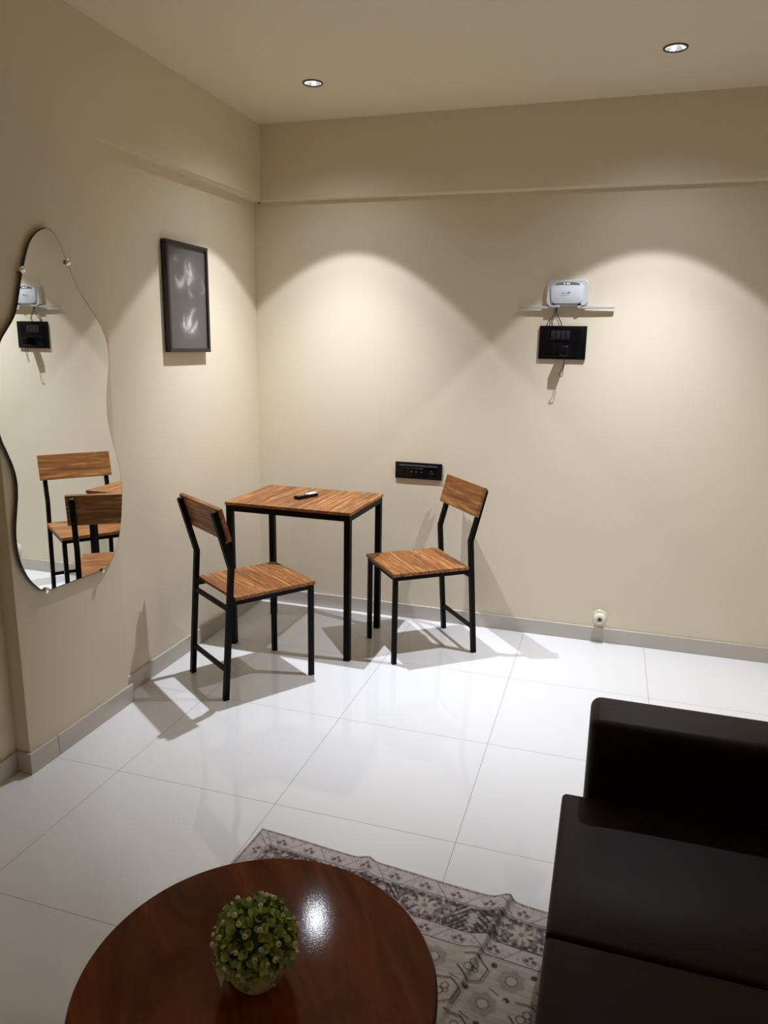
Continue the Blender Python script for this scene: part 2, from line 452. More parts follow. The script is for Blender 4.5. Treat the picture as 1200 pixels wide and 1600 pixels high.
# print: smoky pale wisps on charcoal
W_, H_ = py1 - py0 - 2 * fw, pz1 - pz0 - 2 * fw
gy, gz = np.meshgrid(np.linspace(0, 1, 128), np.linspace(0, 1, 192))    # gy 0=left .. 1=right, gz 0=bottom
def wisp(P, r0, r1, amp):
    pts = np.array([[p.x, p.y] for p in catmull([Vector((a, b, 0)) for a, b in P], 12)])
    wx = gy + (fbm(gy * 7, gz * 10, 11) - 0.5) * 0.10; wz = gz + (fbm(gy * 7 + 7, gz * 10, 21) - 0.5) * 0.06
    best = np.zeros_like(gy)
    for i, (a, b) in enumerate(pts):
        t = i / (len(pts) - 1); k = max(0.0, math.sin(PI * (0.06 + 0.88 * t))) ** 0.8
        r = 1.25 * (r0 + (r1 - r0) * t) * (0.35 + 0.65 * k)
        d2 = ((wx - a) * W_) ** 2 + ((wz - b) * H_) ** 2
        best = np.maximum(best, (np.exp(-d2 / (r * r)) * 0.85 + 0.22 * np.exp(-d2 / (r * r * 9))) * (0.3 + 0.7 * k))
    return best * amp
w = np.zeros_like(gy)
for P, r0, r1, a in [
    ([(0.58, 0.83), (0.60, 0.77), (0.57, 0.72), (0.50, 0.645)], 0.014, 0.010, 1.0),
    ([(0.45, 0.85), (0.47, 0.80), (0.52, 0.76), (0.58, 0.75)], 0.006, 0.010, 0.55),
    ([(0.18, 0.70), (0.24, 0.655), (0.32, 0.64), (0.40, 0.67), (0.48, 0.74)], 0.007, 0.012, 0.75),
    ([(0.48, 0.82), (0.44, 0.76), (0.50, 0.72)], 0.008, 0.008, 0.35),
    ([(0.88, 0.72), (0.92, 0.66), (0.93, 0.61), (0.86, 0.57)], 0.008, 0.006, 0.22),
    ([(0.53, 0.62), (0.54, 0.57), (0.60, 0.53), (0.66, 0.53)], 0.006, 0.006, 0.30),
    ([(0.20, 0.92), (0.18, 0.88), (0.22, 0.86)], 0.012, 0.008, 0.22),
    ([(0.60, 0.36), (0.55, 0.30), (0.50, 0.25), (0.46, 0.20)], 0.008, 0.014, 1.0),
    ([(0.37, 0.34), (0.36, 0.26), (0.42, 0.20), (0.50, 0.175)], 0.006, 0.012, 0.7),
    ([(0.72, 0.28), (0.66, 0.23), (0.58, 0.19), (0.48, 0.175)], 0.006, 0.012, 0.75),
    ([(0.66, 0.39), (0.60, 0.36)], 0.007, 0.006, 0.5)]:
    w = np.maximum(w, wisp(P, r0, r1, a))
w = w * (0.25 + 1.1 * fbm(gy * 16, gz * 24, 33)); w = np.clip(w, 0, 1)[..., None]
bg = np.array([0.098, 0.088, 0.086]) * (0.94 + 0.12 * fbm(gy * 3, gz * 4, 44))[..., None]
colr = bg * (1 - w) + np.array([0.62, 0.58, 0.56]) * w
# from the room the viewer's left is towards the camera (-y)
P3 = np.stack([np.full_like(gy, 0.021), py0 + fw + gy * W_, pz0 + fw + gz * H_], -1)
PRINTM = vcol_mat('dark_art_print', 0.35, 0.4, weave=False)
pr = grid_mesh('art_print', P3, colr, PRINTM, pic, False); pr['label'] = 'charcoal print with pale wispy shapes'
bm = bmesh.new(); box(bm, 0.0015, 0.018, py0 + 0.004, py1 - 0.004, pz0 + 0.004, pz1 - 0.004)
link('backing_board', bm, FRAMEBLK, pic)

# ------------------------------------------------------------------ dining table
tab = thing('dining_table', 'small walnut topped dining table with black metal legs in the corner', 'table', (0.4842, -0.4358, 0), -0.0159)
TW, TD, TZ = 0.6646 / 2, 0.4968 / 2, 0.75
bm = bmesh.new(); box(bm, -TW, TW, -TD, TD, TZ - 0.015, TZ, 0.0012, 1); link('tabletop', bm, WALNUT, tab)
hl = 0.0155; ins = 0.019
for sx in (-1, 1):
    for sy in (-1, 1):
        bm = bmesh.new(); x, y = sx * (TW - ins), sy * (TD - ins)
        box(bm, x - hl, x + hl, y - hl, y + hl, 0.004, TZ - 0.015, 0.002, 2)
        l_ = link('leg', bm, BLACKMETAL, tab)
        bm = bmesh.new(); box(bm, x - hl, x + hl, y - hl, y + hl, 0, 0.005); link('foot_cap', bm, RUBBER, l_)
for sy in (-1, 1):
    bm = bmesh.new(); y = sy * (TD - ins); box(bm, -TW + ins + hl, TW - ins - hl, y - hl, y + hl, TZ - 0.015 - 0.03, TZ - 0.015, 0.002, 2); link('apron_rail', bm, BLACKMETAL, tab)
for sx in (-1, 1):
    bm = bmesh.new(); x = sx * (TW - ins); box(bm, x - hl, x + hl, -TD + ins + hl, TD - ins - hl, TZ - 0.015 - 0.03, TZ - 0.015, 0.002, 2); link('apron_rail', bm, BLACKMETAL, tab)

# ------------------------------------------------------------------ chairs (local +x is the front)
SW, SR, SF, SZ = 0.1882, -0.1477, 0.2593, 0.4624
LF, LR, LV = 0.2417, -0.1958, 0.1735
LEAN = 0.2695
K = Vector((-0.1529, 0, 0.5888)); Bt = K + Vector((-math.sin(LEAN), 0, math.cos(LEAN))) * 0.270
hp = 0.0112
def chair_proto(loc, rz, label):
    t = thing('dining_chair', label, 'chair', loc, rz, 'walnut dining chairs with black frames')
    bm = bmesh.new(); box(bm, SR + 0.004, SF, -SW, SW, SZ - 0.016, SZ, 0.0015, 2); link('seat', bm, WALNUT, t)
    for s in (-1, 1):
        bm = bmesh.new(); box(bm, LF - hp, LF + hp, s * LV - hp, s * LV + hp, 0.004, SZ - 0.016, 0.0015, 1); l_ = link('leg', bm, BLACKMETAL, t)
        bm = bmesh.new(); box(bm, LF - hp, LF + hp, s * LV - hp, s * LV + hp, 0.0, 0.005); link('foot_cap', bm, RUBBER, l_)
        top = Bt - (Bt - K).normalized() * 0.012
        r0 = Vector((LR, 0, 0)); d = (K - r0).normalized()
        bm = bmesh.new(); sweep_square(bm, [(LR + d.x * 0.005, s * LV, 0.004), (K.x, s * LV, K.z), (top.x, s * LV, top.z)], hp)
        # rounded post top
        l_ = link('rear_post', bm, BLACKMETAL, t)
        bm = bmesh.new(); e = (Bt - K).normalized(); nrm = Vector((e.z, 0, -e.x)); c = top + e * 0.0025
        obox(bm, (c.x, s * LV, c.z), nrm, Vector((0, 1, 0)), e, hp * 0.9, hp * 0.9, 0.005, 0.004, 3); link('post_cap', bm, RUBBER, l_)
        bm = bmesh.new(); box(bm, LR - hp, LR + hp, s * LV - hp, s * LV + hp, 0.0, 0.005); link('foot_cap', bm, RUBBER, l_)
    xr = LR + (K.x - LR) * (SZ - 0.027) / K.z          # rear post x just under the seat
    za, zb = SZ - 0.016 - 0.021, SZ - 0.0162
    for s in (-1, 1):
        bm = bmesh.new(); box(bm, xr + hp - 0.002, LF - hp, s * LV - 0.0095, s * LV + 0.0095, za, zb, 0.0012, 1); link('seat_rail', bm, BLACKMETAL, t)
    bm = bmesh.new(); box(bm, LF - 0.0095, LF + 0.0095, -LV + hp, LV - hp, za, zb, 0.0012, 1); link('seat_rail', bm, BLACKMETAL, t)
    zc = SZ - 0.055; xc = LR + (K.x - LR) * zc / K.z
    bm = bmesh.new(); box(bm, xc - 0.0085, xc + 0.0085, -LV + hp, LV - hp, zc - 0.009, zc + 0.009, 0.0012, 1); link('seat_rail', bm, BLACKMETAL, t)
    zs = 0.135; xs = LR + (K.x - LR) * zs / K.z
    bm = bmesh.new(); box(bm, xs - 0.0085, xs + 0.0085, -LV + hp, LV - hp, zs - 0.009, zs + 0.009, 0.0012, 1); link('stretcher', bm, BLACKMETAL, t)
    # backrest board on the front face of the posts
    e = (Bt - K).normalized(); nrm = Vector((e.z, 0, -e.x))
    c = K + e * 0.1983 + nrm * (hp + 0.0090)
    bm = bmesh.new(); obox(bm, c, nrm, Vector((0, 1, 0)), e, 0.0088, 0.2020, 0.0737, 0.0012, 1); link('backrest', bm, WALNUT, t)
    return t

def dup(root, loc, rz, label):
    r = root.copy(); C.objects.link(r); r.location = loc; r.rotation_euler = (0, 0, rz); r['label'] = label
    for ch in list(root.children):
        c = ch.copy(); C.objects.link(c); c.parent = r
        for g in list(ch.children):
            d = g.copy(); C.objects.link(d); d.parent = c
    return r
ch0 = chair_proto((0.4077, -0.9728, 0), 0.9594, 'walnut and black metal chair left of the table, seen from behind, nearest the mirror')
dup(ch0, (1.1049, -0.3490, 0), 3.8120, 'walnut and black metal chair right of the table, its backrest toward the back wall')

# ------------------------------------------------------------------ remote on the table
rem = thing('remote_control', 'small black remote control with white end lying on the walnut table', 'remote control', (0.480, -0.435, TZ), math.atan2(0.130, 0.055))
bm = bmesh.new(); box(bm, -0.072, 0.072, -0.019, 0.019, 0.0005, 0.018, 0.006, 3); link('remote_body', bm, BLACKSATIN, rem, 50)
bm = bmesh.new(); box(bm, 0.006, 0.068, -0.0165, 0.0165, 0.0165, 0.0192, 0.001, 1); link('display', bm, mat('pale_lcd', (0.78, 0.80, 0.82, 1), 0.1), rem)['label'] = 'pale display at one end'
for i in range(3):
    for j in (-1, 1):
        bm = bmesh.new(); lathe(bm, [(0.0042, 0.0165), (0.0042, 0.0188), (0.003, 0.0194)], (-0.052 + i * 0.02, j * 0.008, 0), 16); link('button', bm, GREYPL, rem, 40)

# ------------------------------------------------------------------ socket panel by the table, switchboard, router on the back wall
sp = thing('socket_panel', 'wide black electrical socket panel on the back wall above the dining table', 'socket panel', (0.961, 0, 0.853))
bm = bmesh.new(); box(bm, -0.131, 0.131, -0.011, 0, -0.045, 0.045, 0.003, 2); link('plate', bm, BLACKSATIN, sp, 40)
bm = bmesh.new(); box(bm, -0.112, 0.112, -0.0135, -0.010, -0.034, 0.022, 0.0015, 1); link('module_panel', bm, BLACKGLOSS, sp)
bm = bmesh.new(); box(bm, -0.108, 0.108, -0.018, -0.010, 0.022, 0.033, 0.0035, 2); link('top_ridge', bm, mat('dark_grey_plastic', (0.045, 0.048, 0.055, 1), 0.25), sp, 40)
for cx in (0.075,):
    bm = bmesh.new(); lathe(bm, [(0.018, 0.0), (0.018, -0.002), (0.015, -0.002), (0.015, -0.0005)], (cx, -0.0135, -0.006), 32, 'y'); so = link('socket', bm, BLACKSATIN, sp, 40)
    for dx, dz in ((0, 0.008), (-0.006, -0.004), (0.006, -0.004)):
        bm = bmesh.new(); lathe(bm, [(0.0022, 0), (0.0022, -0.003)], (cx + dx, -0.0136, -0.006 + dz), 12, 'y'); link('pin_hole', bm, GREYMARK, so)
for i, dx in enumerate((-0.088, -0.062, -0.036, -0.010, 0.018)):
    bm = bmesh.new(); box(bm, dx - 0.0115, dx + 0.0115, -0.0165, -0.012, -0.026, 0.016, 0.0015, 1); rk = link('rocker_switch', bm, BLACKGLOSS, sp)
    if i > 1:
        bm = bmesh.new(); box(bm, dx - 0.004, dx + 0.004, -0.0172, -0.0164, -0.006, -0.004); link('switch_mark', bm, GREYMARK, rk)

sb = thing('switchboard', 'black modular switchboard plate on the back wall under the white router', 'switchboard', (1.680, 0, 1.546))
bm = bmesh.new(); box(bm, -0.1145, 0.1145, -0.013, 0, -0.081, 0.081, 0.003, 2); link('plate', bm, BLACKSATIN, sb, 40)
bm = bmesh.new(); box(bm, -0.082, 0.082, -0.0155, -0.012, 0.004, 0.066, 0.001, 1); link('module_panel', bm, BLACKGLOSS, sb)
bm = bmesh.new(); box(bm, -0.082, 0.082, -0.0155, -0.012, -0.066, -0.002, 0.001, 1); link('module_panel', bm, BLACKGLOSS, sb)
for i in range(4):
    x = -0.046 + i * 0.0235
    bm = bmesh.new(); box(bm, x - 0.0105, x + 0.0105, -0.020, -0.015, 0.014, 0.058, 0.002, 2); link('rocker_switch', bm, mat('slate_rocker', (0.020, 0.022, 0.030, 1), 0.25), sb, 40)
bm = bmesh.new(); box(bm, -0.076, -0.062, -0.0175, -0.015, 0.018, 0.056, 0.001, 1); link('regulator', bm, BLACKGLOSS, sb)
bm = bmesh.new(); lathe(bm, [(0.019, 0.0), (0.019, -0.003), (0.015, -0.003), (0.015, -0.001)], (-0.055, -0.0155, -0.034), 32, 'y'); link('socket', bm, BLACKSATIN, sb, 40)

ad = thing('power_adapter', 'black power adapter plugged into the lower half of the switchboard', 'adapter', (1.684, -0.0155, 1.505))
bm = bmesh.new(); box(bm, -0.010, 0.030, -0.060, -0.001, -0.022, 0.026, 0.006, 3); link('adapter_body', bm, BLACKSATIN, ad, 40)
pts = catmull([(0.012, -0.045, -0.024), (0.013, -0.047, -0.055), (0.006, -0.048, -0.085), (-0.006, -0.046, -0.108), (-0.004, -0.042, -0.120), (0.006, -0.040, -0.124), (0.011, -0.038, -0.105), (0.012, -0.030, -0.060), (0.014, -0.018, -0.020), (0.015, -0.008, -0.005)], 6)
bm = bmesh.new(); tube(bm, pts, 0.0016, 6); link('cord', bm, RUBBER, ad, 60)

ro = thing('wifi_router', 'white wall mounted wifi router with two sideways antennas above the black switchboard', 'router', (1.688, 0, 1.783))
def rounded_slab(bm, hw, hh, rc, y0, y1, top_scale=1.0, bottom_narrow=1.0, n=8):
    pr = []
    for cx, cz, a0 in ((hw - rc, hh - rc, 0), (-hw + rc, hh - rc, 90), (-hw + rc, -hh + rc, 180), (hw - rc, -hh + rc, 270)):
        for k in range(n + 1):
            a = math.radians(a0 + 90 * k / n); pr.append((cx + rc * math.cos(a), cz + rc * math.sin(a)))
    def ring(y, s):
        return [bm.verts.new((x * s * (1 - (1 - bottom_narrow) * max(0, -z / hh)), y, z * s)) for x, z in pr]
    R = [ring(y0, 0.96), ring(y0 + (y1 - y0) * 0.25, 1.0), ring(y0 + (y1 - y0) * 0.8, 0.985), ring(y1, top_scale)]
    m_ = len(pr)
    for a, b in zip(R, R[1:]):
        for i in range(m_): bm.faces.new((a[i], a[(i + 1) % m_], b[(i + 1) % m_], b[i]))
    bm.faces.new(R[0]); bm.faces.new(R[-1][::-1])
bm = bmesh.new(); rounded_slab(bm, 0.100, 0.062, 0.022, -0.002, -0.030, 0.95); link('router_body', bm, WHITEPL, ro, 35)
bm = bmesh.new(); rounded_slab(bm, 0.080, 0.046, 0.022, -0.028, -0.040, 0.93, 0.90)
for v in bm.verts: v.co.z -= 0.005
link('front_cover', bm, WHITEPL2, ro, 35)
# smoked crescent with status lights
bm = bmesh.new(); up = []; lo = []
for i in range(17):
    x = -0.060 + 0.120 * i / 16; k = 1 - (x / 0.060) ** 2
    up.append((x, 0.037 + 0.012 * k ** 0.6)); lo.append((x, 0.036 + 0.001 * k))
fr = [bm.verts.new((x, -0.0415, z)) for x, z in lo] + [bm.verts.new((x, -0.0415, z)) for x, z in up[::-1]]
bk = [bm.verts.new((x, -0.030, z)) for x, z in lo] + [bm.verts.new((x, -0.030, z)) for x, z in up[::-1]]
bm.faces.new(fr); bm.faces.new(bk[::-1]); q = len(fr)
for i in range(q): bm.faces.new((fr[i], fr[(i + 1) % q], bk[(i + 1) % q], bk[i]))
led = link('status_strip', bm, SMOKE, ro)
for x in (-0.014, 0.0, 0.008):
    bm = bmesh.new(); lathe(bm, [(0.0026, 0), (0.0026, -0.001)], (x, -0.0412, 0.0415), 12, 'y'); link('status_light', bm, LED, led)
# small grey logo: a short word-like row of strokes ending in a looped swoosh
bm = bmesh.new()
yl = -0.0406
for x, w_, h_ in ((-0.024, 0.003, 0.004), (-0.019, 0.0022, 0.004), (-0.0145, 0.003, 0.005), (-0.0095, 0.002, 0.004), (-0.005, 0.003, 0.004)):
    box(bm, x - w_ / 2, x + w_ / 2, yl - 0.0004, yl + 0.0004, -0.004, -0.004 + h_)
tube(bm, catmull([(0.016, yl, 0.002), (0.006, yl, 0.003), (0.002, yl, -0.003), (0.006, yl, -0.007), (0.010, yl, -0.003), (0.006, yl, 0.000)], 6), 0.0010, 6)
for k in range(6): box(bm, -0.028 + k * 0.005, -0.0255 + k * 0.005, yl - 0.0004, yl + 0.0004, -0.0135, -0.0115)
link('logo', bm, GREYMARK, ro)
for s in (-1, 1):
    bm = bmesh.new()
    xa, xb = (s * 0.060, s * 0.228) if s > 0 else (-0.050, -0.233)
    # tapered flat blade
    pr = [(xa, 0.0065), (xa + s * 0.05, 0.0065), (xb, 0.0035)]
    rr = [[bm.verts.new((x, -0.0175 + sy * 0.007, -0.069 + sz * h)) for sy, sz in ((-1, -1), (1, -1), (1, 1), (-1, 1))] for x, h in pr]
    for a, b in zip(rr, rr[1:]):
        for i in range(4): bm.faces.new((a[i], a[(i + 1) % 4], b[(i + 1) % 4], b[i]))
    bm.faces.new(rr[0][::-1]); bm.faces.new(rr[-1])
    bmesh.ops.bevel(bm, geom=list(bm.edges), offset=0.0022, segments=2, affect='EDGES')
    an = link('antenna', bm, ANTM, ro, 40)
    bm = bmesh.new(); lathe(bm, [(0.011, -0.030), (0.012, -0.026), (0.012, -0.016), (0.010, -0.012)], (s * 0.062, 0, -0.062), 20, 'y'); link('hinge', bm, GREYPL, an, 40)
bm = bmesh.new(); box(bm, -0.082, -0.030, -0.036, -0.006, -0.070, -0.058, 0.003, 2); link('cable_port_block', bm, GREYPL, ro, 40)

def cable(name, P, label, r=0.0021):
    bm = bmesh.new(); tube(bm, catmull(P, 6), r, 6); return tag(link(name, bm, RUBBER, None, 60), label, 'cable')
cable('router_cable', [(1.640, -0.022, 1.7125), (1.638, -0.024, 1.690), (1.622, -0.030, 1.665), (1.604, -0.026, 1.642), (1.598, -0.014, 1.6235)], 'black cable from router curving left down to the switchboard top edge')
cable('router_cable', [(1.646, -0.024, 1.7125), (1.644, -0.028, 1.692), (1.656, -0.034, 1.665), (1.668, -0.028, 1.642), (1.672, -0.014, 1.6235)], 'black cable from router bending right down to the switchboard, the straighter one')
cable('router_cable', [(1.634, -0.024, 1.7125), (1.634, -0.030, 1.690), (1.646, -0.038, 1.662), (1.656, -0.032, 1.640), (1.660, -0.014, 1.6235)], 'thin black cable between the other two under the router', 0.0014)

# round pipe stub near the skirting
ps = thing('pipe_stub', 'small round cream capped pipe stub on back wall just above the skirting', 'pipe stub', (1.970, 0, 0.140))
bm = bmesh.new(); lathe(bm, [(0.036, 0.0), (0.036, -0.004), (0.030, -0.009)], (0, 0, 0), 32, 'y'); link('wall_collar', bm, CREAMPL, ps, 40)
bm = bmesh.new(); lathe(bm, [(0.024, -0.004), (0.024, -0.030), (0.031, -0.032), (0.032, -0.044), (0.026, -0.056), (0.016, -0.060), (0.016, -0.052), (0.008, -0.050)], (0, 0, 0), 32, 'y'); link('cap', bm, CREAMPL, ps, 40)
bm = bmesh.new(); lathe(bm, [(0.0085, -0.048), (0.0085, -0.0535)], (0, 0, 0), 8, 'y'); link('plug_hole', bm, mat('dark_hole', (0.06, 0.055, 0.045, 1), 0.6), ps)
bm = bmesh.new(); lathe(bm, [(0.010, -0.010), (0.012, -0.016), (0.012, -0.026), (0.008, -0.030)], (-0.004, 0, 0.032), 20, 'y'); link('side_nub', bm, CREAMPL, ps, 40)

# ------------------------------------------------------------------ rug
RUGM = vcol_mat('woven_grey_rug', 0.95, 0.1, True)
def build_rug():
    th = -0.085; e1 = np.array([math.cos(th), math.sin(th)]); e2 = np.array([math.sin(th), -math.cos(th)])
    o = np.array([0.981, -1.977]); RW, RLn = 1.22, 1.75
    us = np.unique(np.concatenate([np.arange(0, 0.96, 0.0026), np.linspace(0.96, RW, 60)]))
    vs = np.unique(np.concatenate([np.arange(0, 0.70, 0.0026), np.linspace(0.70, RLn, 90)]))
    u, v = np.meshgrid(us, vs)
    # wrinkles
    r1 = u - (0.800 - 0.16 * v); h = 0.018 * np.exp(-(np.where(r1 < 0, r1 / 0.034, r1 / 0.009)) ** 2) * np.exp(-(v / 0.45) ** 2)
    r2 = u - (0.372 + 0.25 * v); h = h + 0.009 * np.exp(-(np.where(r2 < 0, r2 / 0.026, r2 / 0.014)) ** 2) * np.exp(-(v / 0.20) ** 2)
    h = h + 0.0025 * np.exp(-(v / 0.03) ** 2) * (0.5 + 0.5 * np.sin(u * 17)) + 0.0010 * fbm(u * 9, v * 9, 5)
    h = h * np.clip((1.0 - u) / 0.08, 0, 1)
    jog = 0.006 * np.exp(-((u - 0.80) / 0.03) ** 2) + 0.004 * np.exp(-((u - 0.372) / 0.03) ** 2)
    vv = v - jog * np.exp(-(v / 0.15) ** 2)
    P = np.empty(u.shape + (3,)); P[..., 0] = o[0] + e1[0] * u + e2[0] * vv; P[..., 1] = o[1] + e1[1] * u + e2[1] * vv; P[..., 2] = 0.0050 + h
    # ---- pattern
    w = np.minimum(np.minimum(u, RW - u), np.minimum(v, RLn - v))
    along = np.where((v <= u) & (v <= RW - u), u, np.where(u < RW / 2, v, v))
    light = np.array([0.50, 0.435, 0.41]); mid = np.array([0.23, 0.19, 0.178]); dark = np.array([0.05, 0.040, 0.038]); cream = np.array([0.50, 0.445, 0.36]); field = np.array([0.42, 0.37, 0.315])
    col = np.empty(u.shape + (3,)); col[:] = light
    def blend(mask, c):
        m_ = np.clip(mask, 0, 1)[..., None]; col[:] = col * (1 - m_) + c * m_
    soft = lambda d, s=0.0012: np.clip(0.5 - d / (2 * s), 0, 1)
    n1 = fbm(u * 60, v * 60, 61, 3); n2 = fbm(u * 25, v * 25, 71, 4); n3 = fbm(u * 130, v * 130, 81, 2)
    # field
    inF = w > 0.206
    streak = fbm(u * 12, v * 260, 91, 3)
    fcol = field * (0.80 + 0.45 * streak)[..., None] * (0.92 + 0.16 * n2)[..., None]
    col[inF] = fcol[inF]
    def ring(cx, cy, r, wd, wob=0.0):
        d = np.hypot(u - cx, v - cy); a = np.arctan2(v - cy, u - cx)
        return soft(np.abs(d - r * (1 + wob * np.cos(a * 12))) - wd)
    def disc(cx, cy, r): return soft(np.hypot(u - cx, v - cy) - r)
    def seg(x0, y0, x1, y1, wd):
        dx, dy = x1 - x0, y1 - y0; t = np.clip(((u - x0) * dx + (v - y0) * dy) / (dx * dx + dy * dy), 0, 1)
        return soft(np.hypot(u - x0 - t * dx, v - y0 - t * dy) - wd)
    F = inF.astype(float)
    def flower(cx, cy, r, pet, cpet, cc):
        for k in range(pet):
            a = 2 * PI * k / pet + 0.3
            blend(disc(cx + r * math.cos(a), cy + r * math.sin(a), r * 0.52) * F * (0.55 + 0.5 * n1), cpet)
        blend(disc(cx, cy, r * 0.62) * F, cc); blend(ring(cx, cy, r * 0.62, 0.0011, 0.06) * F, dark)
    def hexa(cx, cy, s):
        pts = [(-0.75, -0.9), (0.25, -1.0), (1.0, -0.3), (0.75, 0.75), (-0.1, 1.1), (-0.95, 0.2)]
        pp = [(cx + a * s, cy + b * s) for a, b in pts]
        for i in range(6):
            (x0, y0), (x1, y1) = pp[i], pp[(i + 1) % 6]
            if i == 5: continue
            dash = 0.85 + 0.15 * np.sign(np.sin((u + v) * 900))
            blend(seg(x0, y0, x1, y1, 0.0020) * F * dash, dark); blend(seg(x0 + 0.006, y0 + 0.004, x1 + 0.006, y1 + 0.004, 0.001) * F, dark)
        blend(ring(cx + 0.1 * s, cy - 0.25 * s, s * 0.25, 0.0014, 0.08) * F, dark); blend(ring(cx - 0.2 * s, cy + 0.2 * s, s * 0.28, 0.0014, 0.08) * F, dark); blend(ring(cx + 0.25 * s, cy + 0.1 * s, s * 0.16, 0.0012) * F, dark)
    k = 0
    for j, cy in enumerate(np.arange(0.262, RLn - 0.22, 0.088)):
        for i, cx in enumerate(np.arange(0.262 + (j % 2) * 0.05, RW - 0.22, 0.10)):
            if (i + j) % 2 == 0: flower(cx, cy, 0.023, 7, mid * 1.25, field * 1.05)
            else: hexa(cx, cy, 0.038)
            blend(disc(cx + 0.05, cy - 0.03, 0.008) * F * (n1 > 0.42), dark * 1.4)
            blend(seg(cx - 0.045, cy + 0.04, cx - 0.02, cy + 0.052, 0.0014) * F, dark)
            k += 1
    # outer and inner flowered strips
    for a0, a1, per, ph in ((0.010, 0.057, 0.094, 0.0), (0.158, 0.204, 0.094, 0.047)):
        mS = ((w > a0) & (w < a1)).astype(float); c0 = (a0 + a1) / 2
        s_ = (w - c0)
        p = np.mod(along + ph, per) - per / 2; kk = np.floor((along + ph) / per)
        sg_ = np.where(np.mod(kk, 2) == 0, 1, -1)
        zig = np.abs(s_ - sg_ * (p * 1.1)) 
        blend(soft(zig - 0.0013, 0.001) * mS * (np.abs(p) < 0.022), dark * 1.1)
        pv = np.mod(along + ph + per / 2, per) - per / 2
        for dx, dy, r in ((-0.009, 0.004, 0.0062), (0.009, 0.004, 0.0062), (0.0, -0.006, 0.0056)):
            blend(soft(np.hypot((pv - dx), (s_ - dy)) - r, 0.0015) * mS * 0.95, mid * 0.42)
        blend(soft(np.abs(np.hypot(pv, s_ + 0.002) - 0.019) - 0.0010, 0.001) * mS * (s_ > -0.004), mid * 0.5)
        blend(soft(np.hypot(pv, s_ - 0.0) - 0.003, 0.001) * mS, cream)
        blend(mS * 0.35 * (n3 > 0.6), mid)
    # dark middle band with pale star flowers and fir-leaf combs
    mB = ((w > 0.060) & (w < 0.155)).astype(float); s_ = w - 0.1075
    bcol = mid[None, None, :] * (0.55 + 0.75 * n1)[..., None]
    blend(mB, 0 * col + bcol)
    blend(mB * (n3 > 0.57) * 0.7, dark); blend(mB * (fbm(u * 95, v * 95, 99, 2) > 0.62) * 0.75, light)
    per = 0.27
    p = np.mod(along + 0.09, per) - per / 2
    a = np.arctan2(s_, p); d = np.hypot(p, s_)
    star = d - 0.026 * (1 + 0.45 * np.cos(8 * a))
    blend(soft(star, 0.003) * mB * (0.6 + 0.5 * n1), cream); blend(soft(d - 0.008, 0.002) * mB, mid)
    p2 = np.mod(along + 0.09 + per / 2, per) - per / 2
    comb = np.abs(np.mod(np.abs(p2) * 0.9 - s_ * 0.8, 0.016) - 0.008) - 0.0032
    blend(soft(comb, 0.0015) * mB * (np.abs(p2) < 0.052) * (np.abs(p2) > 0.010), dark * 0.9)
    blend((np.abs(p2 - 0.0) < 0.010 + 0.004 * np.sin(s_ * 300)) * mB * (np.abs(s_) < 0.026), cream * 0.82)
    wav = np.abs(np.mod(along * 1.0, 0.026) - 0.013) - 0.006
    for c0 in (0.072, 0.147): blend(soft(wav, 0.002) * ((np.abs(w - c0) < 0.005)).astype(float) * 0.8, dark)
    for c0, hw_, c in ((0.058, 0.0016, dark), (0.157, 0.0012, dark * 1.2), (0.205, 0.0018, dark * 0.7)): blend((np.abs(w - c0) < hw_).astype(float), c)
    # overlocked rim
    st = np.sign(np.sin(along * 2 * PI / 0.0062))
    blend((w < 0.0065).astype(float), np.array([0.40, 0.34, 0.29])); blend((w < 0.0090) * (w > 0.0050) * (st > 0), dark * 0.7)
    col *= (0.90 + 0.2 * n2)[..., None]
    r = grid_mesh('patterned_rug', P, col, RUGM)
    r.modifiers.new('thick', 'SOLIDIFY').thickness = 0.0045; r.modifiers['thick'].offset = 1
    return r
rug = build_rug()
tag(rug, 'grey patterned area rug with floral border, wrinkled, on floor under the round table', 'rug')

# ------------------------------------------------------------------ sofa
sofa = thing('sofa', 'dark brown leatherette two seat sofa at right beside the rug', 'sofa', (2.36, -2.57, 0))
def sbox(name, x0, x1, y0, y1, z0, z1, bev, seg=5, puff=0.0):
    bm = bmesh.new(); x0 -= 2.36; x1 -= 2.36; y0 += 2.57; y1 += 2.57
    box(bm, x0, x1, y0, y1, z0, z1)
    if puff > 0:
        bmesh.ops.subdivide_edges(bm, edges=list(bm.edges), cuts=9, use_grid_fill=True)
        cx, cy = (x0 + x1) / 2, (y0 + y1) / 2; hx, hy = (x1 - x0) / 2, (y1 - y0) / 2
        for v in bm.verts:
            a, b = (v.co.x - cx) / hx, (v.co.y - cy) / hy
            if v.co.z > (z0 + z1) / 2: v.co.z += puff * (1 - a ** 4) * (1 - b ** 4)
        es = [e for e in bm.edges if len(e.link_faces) == 2 and e.calc_face_angle(0) > 0.9]
    else: es = list(bm.edges)
    bmesh.ops.bevel(bm, geom=es, offset=bev, segments=seg, profile=0.5, affect='EDGES', clamp_overlap=True)
    return link(name, bm, LEATHER, sofa, 55)
SX0, SX1 = 1.950, 2.86
sbox('base', SX0 + 0.005, SX1 - 0.02, -3.09, -2.055, 0.055, 0.265, 0.012, 2)
sbox('armrest', SX0, SX1, -2.062, -1.897, 0.055, 0.600, 0.028, 5)
sbox('armrest', SX0, SX1, -3.245, -3.080, 0.055, 0.600, 0.028, 5)
sbox('seat_cushion', 1.897, 2.60, -2.5625, -2.065, 0.262, 0.390, 0.032, 5, 0.010)
sbox('seat_cushion', 1.897, 2.60, -3.0775, -2.5655, 0.262, 0.390, 0.032, 5, 0.010)
